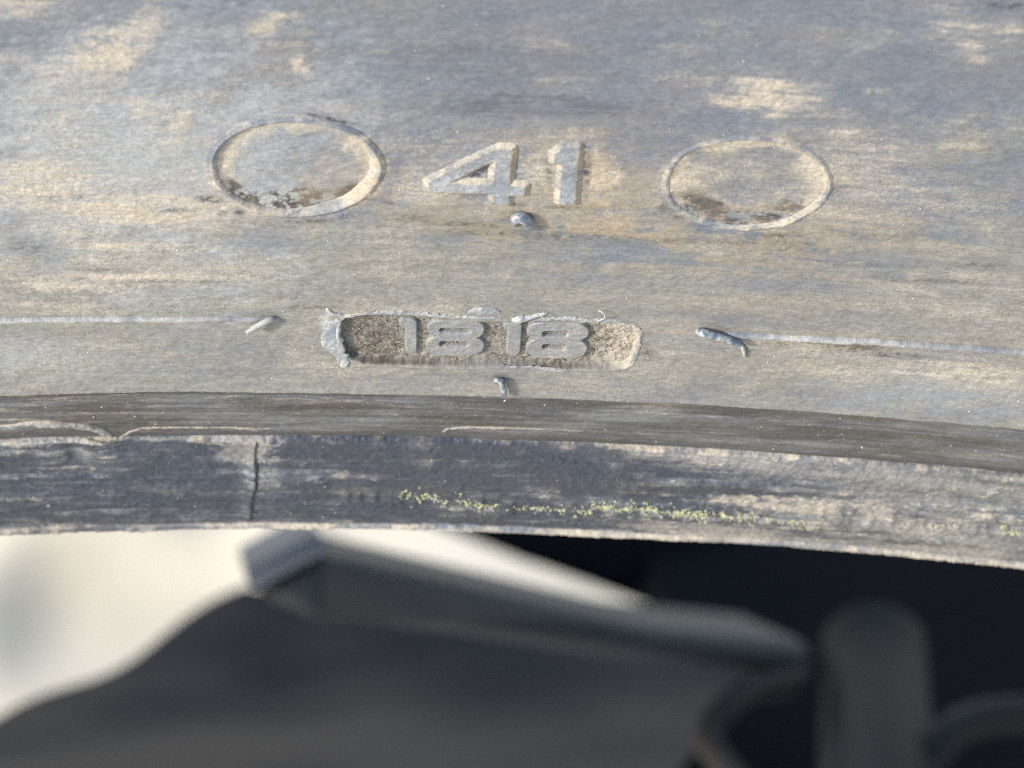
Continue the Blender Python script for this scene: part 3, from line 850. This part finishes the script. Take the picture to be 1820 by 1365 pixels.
# torn rubber flash along the rim of the date panel
def flash(pts, label, attrs, name='flash_strip', rag=1.0, lift=0.0):
    """ragged skin of rubber along a line of (x, y, height, half width)"""
    p = spline(np.array(pts, float), 6 * len(pts))
    u, s = inv(p[:, 0], p[:, 1])
    sm = lambda v: np.convolve(np.pad(v, 4, mode='edge'), np.ones(9) / 9, mode='valid')
    u, s = sm(u), sm(s)
    rad = np.clip(p[:, 3], 0.03, 3); hg = np.clip(p[:, 2], 0.02, 3)

    def near_(X, Y):
        d = np.full(X.shape, 1e9); hh = np.zeros(X.shape)
        for i in range(len(u) - 1):
            ex, ey = u[i + 1] - u[i], s[i + 1] - s[i]
            t = np.clip(((X - u[i]) * ex + (Y - s[i]) * ey) / (ex * ex + ey * ey + 1e-12), 0, 1)
            r = rad[i] + t * (rad[i + 1] - rad[i])
            dd = np.hypot(X - u[i] - t * ex, Y - s[i] - t * ey) - r
            m = dd < d
            hh = np.where(m, hg[i] + t * (hg[i + 1] - hg[i]), hh); d = np.where(m, dd, d)
        return d + rag * (0.05 * lookup(MID, X + 11, Y + 5) + 0.03 * lookup(FINE, X, Y)), hh

    cache = {}

    def sd(X, Y):
        d, hh = near_(X, Y); cache['h'] = hh
        return d

    def hf(d, X, Y, n1, n2):
        t = np.clip(-d / 0.16, 0, 1)
        return 0.75 * cache['h'] * np.sqrt(t * (2 - t)) * (1 + 0.2 * n2) - 0.05 * (d > -0.01) + 0.012 * n1 + lift

    def af(d, X, Y, n1, n2, base):
        o_ = {k: v + 0.12 * n2 for k, v in attrs.items()}
        o_['rust'] = 0.35 * sstep(-0.06, 0.0, d)
        return o_

    o = patch(name, sd, bnd((u, s), rad.max() + 0.5), hf, af, 0.05, 0.04, tyre)
    return tag(o, label)


PALE = {'dust': 0.12, 'grime_and_shade': 0.0, 'film': 0.15, 'bloom_and_light': 0.62}
GREYF = {'dust': 0.12, 'grime_and_shade': 0.05, 'film': 0.25, 'bloom_and_light': 0.38}
flash([(581, 548, .12, .10), (588, 554, .16, .2), (600, 559, .14, .22), (616, 561, .13, .22), (632, 562, .12, .14)], 'pale torn corner of flash at the upper left of the panel', PALE)
flash([(612, 561, .05, .06), (650, 557, .12, .12), (700, 556, .12, .12), (760, 557, .14, .14), (800, 562, .12, .18), (830, 562, .10, .16), (870, 564, .10, .14), (910, 567, .08, .08)], 'long strip of flash along the top of the panel', GREYF)
flash([(832, 556, .06, .08), (842, 552, .14, .24), (862, 551, .16, .28), (882, 553, .12, .22), (894, 558, .05, .08)], 'rounded lump of flash above the second digit', GREYF)
flash([(906, 571, .10, .12), (920, 566, .3, .24), (940, 563, .36, .2), (960, 559, .26, .12), (976, 556, .1, .05)], 'curled sliver of flash above the third digit', PALE)
flash([(930, 572, .04, .05), (975, 568, .12, .14), (1020, 566, .12, .14), (1060, 569, .1, .10), (1100, 572, .06, .07), (1118, 577, .04, .05)], 'thin strip of flash at the upper right of the panel', GREYF)
flash([(602, 568, .06, .16), (592, 582, .07, .38), (588, 598, .07, .5), (593, 614, .07, .42), (603, 630, .08, .28), (613, 642, .12, .18), (610, 649, .14, .14)], 'pale ragged flash at the left end of the panel', PALE, rag=1.6)
flash([(1124, 578, .04, .08), (1138, 590, .08, .18), (1134, 608, .08, .2), (1127, 630, .08, .18), (1119, 648, .05, .10)], 'dusty rolled edge at the right end of the panel', {'dust': 0.55, 'grime_and_shade': 0, 'film': 0.6, 'bloom_and_light': 0.4})
flash([(880, 649, .04, .04), (910, 652, .08, .10), (950, 653, .08, .10), (990, 656, .08, .12), (1010, 656, .04, .05)], 'thin lip of flash under the third and fourth digits', GREYF)

# torn lip between step band and bead, at the left
LIP = {'dust': 0.45, 'grime_and_shade': 0.2, 'film': 0.7, 'bloom_and_light': 0.1}
for pts, lab in (([(-60, 764, .05, .12), (0, 760, .2, .3), (70, 749, .3, .36), (116, 754, .3, .42), (151, 756, .3, .45), (176, 763, .25, .4), (197, 775, .15, .26), (214, 779, .02, .06)], 'curled torn lip above the bead at its left end'),
                 ([(205, 779, .02, .06), (230, 768, .08, .12), (250, 762, .1, .12), (316, 760, .1, .10), (443, 761, .1, .10), (458, 766, .06, .06)], 'straight raised lip above the bead left of the seam'),
                 ([(-60, 796, .05, .08), (0, 790, .08, .12), (53, 783, .16, .22), (141, 781, .16, .22), (197, 790, .08, .12)], 'lower fold of torn rubber at the left of the bead'),
                 ([(780, 771, .02, .05), (800, 762, .12, .12), (830, 759, .14, .14), (900, 760, .14, .12), (980, 763, .1, .10), (1050, 768, .02, .05)], 'slight bulge of rubber above the middle of the bead')):
    flash(pts, lab, LIP, 'torn_lip', 0.3)

# ------------------------------------------------------------------ flecks and grains
def octas(name, pos, size, mat, parent, stretch=None):
    n = len(pos)
    R_ = np.random.default_rng(5)
    base = np.array([(1, 0, 0), (-1, 0, 0), (0, 1, 0), (0, -1, 0), (0, 0, 1), (0, 0, -1)], float)
    f = np.array([(0, 2, 4), (2, 1, 4), (1, 3, 4), (3, 0, 4), (2, 0, 5), (1, 2, 5), (3, 1, 5), (0, 3, 5)])
    q = R_.standard_normal((n, 3, 3)); q, _ = np.linalg.qr(q)
    sc_ = size[:, None] * (0.6 + 0.8 * R_.random((n, 3)))
    v = (base[None] * sc_[:, None, :]) @ q + pos[:, None, :]
    F = (f[None] + np.arange(n)[:, None, None] * 6).reshape(-1, 3)
    me = bpy.data.meshes.new(name)
    V = v.reshape(-1, 3) * MM
    me.vertices.add(len(V)); me.vertices.foreach_set('co', V.astype(np.float32).ravel())
    me.loops.add(len(F) * 3); me.loops.foreach_set('vertex_index', F.astype(np.int32).ravel())
    me.polygons.add(len(F)); me.polygons.foreach_set('loop_start', np.arange(0, len(F) * 3, 3, dtype=np.int32))
    me.update(calc_edges=True); me.validate()
    me.materials.append(mat)
    o = link(bpy.data.objects.new(name, me), parent)
    o['kind'] = 'stuff'
    return o


YEL = simple_mat('yellow_green_flecks', (0.45, 0.445, 0.38), (0.52, 0.535, 0.31), 1300.0, 0.85, 0.2, 3.0, 0.0, 0.38, 0.58)
GRN = simple_mat('sand_grains', (0.42, 0.37, 0.30), (0.75, 0.72, 0.66), 9000.0, 0.6, 0.4, 2.0)
fl = []
for (x0, x1, ya, yb, th, n) in ((711, 778, 876, 884, 9, 150), (778, 876, 886, 899, 8, 130), (876, 940, 900, 906, 6, 30), (930, 1052, 903, 911, 8, 190), (1052, 1200, 899, 912, 12, 520), (1180, 1349, 911, 921, 11, 480), (1349, 1447, 923, 931, 7, 110),
                               (1651, 1674, 932, 940, 7, 22), (1684, 1698, 934, 939, 6, 16), (1712, 1724, 935, 938, 5, 9), (1776, 1800, 938, 950, 9, 40), (1800, 1830, 945, 952, 9, 40)):
    t = rng.random(n)
    lump = 0.5 + 0.5 * np.sin(t * 37 + x0)
    fl.append(np.column_stack([x0 + t * (x1 - x0), ya + t * (yb - ya) + rng.normal(0, 0.5, n) * th * (0.5 + 0.7 * lump)]))
fl = np.vstack(fl)
fl = fl[rng.random(len(fl)) < 0.25 + 0.75 * (np.sin(fl[:, 0] * 0.11) * np.sin(fl[:, 0] * 0.043 + 1) > -0.1)]
fu, fs = inv(fl[:, 0], fl[:, 1])
fp = surf(fu, fs, lookup(H, fu, fs) + 0.03)
fo = octas('fleck', fp, rng.uniform(0.025, 0.09, len(fp)), YEL, bead)
fo.name = 'paint_flecks'

N_G = 3200
gu = rng.uniform(-20, 54, N_G * 3); gs = rng.uniform(-22, 42, N_G * 3)
kp = rng.random(N_G * 3) < 0.10 + 0.9 * lookup(dust, gu, gs) ** 1.3
kp &= lookup(SD_PLATE, gu, gs) > 0.2
gu, gs = gu[kp][:N_G], gs[kp][:N_G]
gp = surf(gu, gs, lookup(H, gu, gs) + 0.008)
octas('sand_grains', gp, rng.gamma(3.0, 0.0075, len(gp)), GRN, tyre)
# coarser grit on the panel floor
pu = rng.uniform(PL_U.min(), PL_U.max(), 1900); ps = rng.uniform(PL_S.min(), PL_S.max(), 1900)
kp = sdf_poly(PL_U, PL_S, pu, ps) < -0.25
pu, ps = pu[kp], ps[kp]
GRB = simple_mat('brown_grit', (0.08, 0.06, 0.045), (0.42, 0.36, 0.29), 9000.0, 0.85, 0.2, 2.0)
octas('grit', surf(pu, ps, lookup(H, pu, ps) - DEPTH + 0.01), rng.gamma(3.0, 0.012, len(pu)), GRB, panel)

# two lint fibres caught on the torn flash
FIB = simple_mat('white_fibre', (0.6, 0.58, 0.53), (0.75, 0.73, 0.68), 500.0, 0.7, 0.3)
for pts, lab in (([(1064, 552, .2), (1071, 556, .35), (1075, 562, .35), (1072, 567, .3), (1064, 570, .25), (1062, 573, .15)], 'white curly lint fibre at the upper right edge of the date panel'),
                 ([(957, 556, .2), (961, 560, .45), (966, 566, .45), (970, 570, .25)], 'short white lint fibre lying across the flash above the last digits')):
    p = np.array(pts); u, s = inv(p[:, 0], p[:, 1], p[:, 2])
    q = spline(surf(u, s, p[:, 2]), 40)
    tag(tube('lint_fibre', q, 0.022, FIB, None, 6), lab, 'fibre')


# ------------------------------------------------------------------ things behind the tyre, out of focus
def at(px, py, depth):
    """point (mm) seen at px, py, at that distance (mm) in front of the camera"""
    k = depth / (LENS / SENSOR * 1820)
    return CAM + VIEW * depth + RIGHT * (px - 910) * k - UPV * (py - 682.5) * k


def solid(name, front_pts, back_pts, mat, label, cat, bevel=2.0):
    """a closed prism between two outlines"""
    n = len(front_pts)
    V = [Vector(p * MM) for p in front_pts] + [Vector(p * MM) for p in back_pts]
    F = [tuple(range(n)), tuple(range(2 * n - 1, n - 1, -1))] + [(i, i + n, (i + 1) % n + n, (i + 1) % n) for i in range(n)]
    me = bpy.data.meshes.new(name); me.from_pydata(V, [], F)
    import bmesh
    bm = bmesh.new(); bm.from_mesh(me)
    bmesh.ops.recalc_face_normals(bm, faces=bm.faces)
    bmesh.ops.bevel(bm, geom=bm.edges[:], offset=bevel * MM, segments=3, affect='EDGES', profile=0.5)
    for f in bm.faces:
        f.smooth = True
    bm.to_mesh(me); bm.free()
    me.materials.append(mat)
    o = link(bpy.data.objects.new(name, me))
    return tag(o, label, cat)


exec_bg = True
# grey beam lying behind the hole, its end towards the left
GREY = simple_mat('grey_plastic', (0.042, 0.047, 0.052), (0.068, 0.072, 0.076), 6.0, 0.6, 0.4)
d0 = 500.0
fr = [at(452, 1058, d0), at(592, 985, d0), at(1150, 1112, d0 + 90), at(1440, 1140, d0 + 130), at(1440, 1215, d0 + 130), at(1120, 1172, d0 + 90), at(800, 1128, d0 + 40), at(560, 1100, d0)]
off = at(560, 946, d0 + 70) - at(592, 985, d0)
bk = [p + off for p in fr]
beam = solid('beam', fr, bk, GREY, 'long dark grey beam with a blue-grey end, blurred behind the tyre', 'beam')
ENDM = simple_mat('sky_lit_end', (0.13, 0.15, 0.18), (0.18, 0.20, 0.235), 6.0, 0.5, 0.4)  # sky light on the beam's end painted as a lighter, bluer colour
n_ = np.cross(fr[1] - fr[0], off); n_ /= np.linalg.norm(n_)
n_ = -n_ if n_ @ (fr[2] - fr[1]) > 0 else n_
quad = [fr[0], fr[1], fr[1] + off, fr[0] + off]
cap = solid('end_cap', [p + n_ * 0.4 for p in quad], [p + n_ * 3.0 for p in quad], ENDM, 'end of the beam, coloured blue-grey as if lit by the sky', None, 1.0)
cap.parent = beam

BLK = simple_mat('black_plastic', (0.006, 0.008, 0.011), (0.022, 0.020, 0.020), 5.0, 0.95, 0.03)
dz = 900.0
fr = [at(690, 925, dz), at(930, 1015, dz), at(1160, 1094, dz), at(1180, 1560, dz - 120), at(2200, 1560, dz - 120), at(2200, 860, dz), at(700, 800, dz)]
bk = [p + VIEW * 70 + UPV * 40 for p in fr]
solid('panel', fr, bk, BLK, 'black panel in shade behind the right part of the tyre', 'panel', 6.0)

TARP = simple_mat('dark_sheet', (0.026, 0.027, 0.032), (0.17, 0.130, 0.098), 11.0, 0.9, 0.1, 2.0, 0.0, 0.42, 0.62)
gx_, gy_ = np.meshgrid(np.linspace(0, 1, 90), np.linspace(0, 1, 60))
tl, tr, bl_, br = at(430, 1045, 800), at(1360, 1165, 800), at(-420, 1420, 690), at(1120, 1500, 690)
top = tl[None, None] * (1 - gx_[..., None]) + tr[None, None] * gx_[..., None]
bot = bl_[None, None] * (1 - gx_[..., None]) + br[None, None] * gx_[..., None]
SH = top * (1 - gy_[..., None]) + bot * gy_[..., None]
lump = 5 * np.sin(gx_ * 9 + gy_ * 4) + 4 * np.sin(gx_ * 5 - gy_ * 9 + 1) + 1.0 * np.sin(gx_ * 17 + gy_ * 11)
SH = SH - VIEW * lump[..., None] - UPV * (4.5 * np.sin(gy_ * math.pi) * (1 - gx_) ** 2 - 1.2 * np.sin(gy_ * 16) * (1 - gx_) ** 3)[..., None]
lay = np.concatenate([SH, (SH + VIEW * 10)[::-1], SH[:1]], 0)
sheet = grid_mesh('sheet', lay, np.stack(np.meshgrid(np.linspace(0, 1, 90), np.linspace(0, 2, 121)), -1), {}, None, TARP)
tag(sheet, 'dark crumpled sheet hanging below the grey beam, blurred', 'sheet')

PIPE = simple_mat('blue_grey_pipe', (0.010, 0.013, 0.016), (0.016, 0.020, 0.024), 5.0, 0.6, 0.12)
q = spline([at(1560, 1600, 560), at(1558, 1400, 600), at(1556, 1240, 640), at(1552, 1160, 655), at(1550, 1132, 658)], 40)
rad = np.full(40, 8.2); rad[-6:] = 8.2 * np.sqrt(np.clip(1 - (np.arange(6) / 5.6) ** 2, 0.02, 1))
tag(tube('pipe', q, rad, PIPE, None, 32), 'upright blue-grey pipe with a rounded top, blurred at lower right', 'pipe')
HOSE = simple_mat('brown_grey_hose', (0.030, 0.029, 0.028), (0.045, 0.042, 0.040), 6.0, 0.6, 0.12)
q = spline([at(1420, 1180, 640), at(1405, 1212, 625), at(1345, 1222, 615), at(1285, 1262, 605), at(1258, 1308, 600), at(1278, 1350, 595), at(1320, 1400, 590)], 60)
tag(tube('hose', q, 2.0, HOSE, None, 16), 'thin curved hose left of the blurred upright pipe', 'hose')
q = spline([at(1600, 1420, 600), at(1650, 1350, 605), at(1690, 1300, 610), at(1750, 1275, 615), at(1840, 1270, 620), at(1960, 1290, 620)], 60)
tag(tube('hose', q, 2.6, HOSE, None, 16), 'thicker curved hose in the lower right corner, blurred', 'hose')
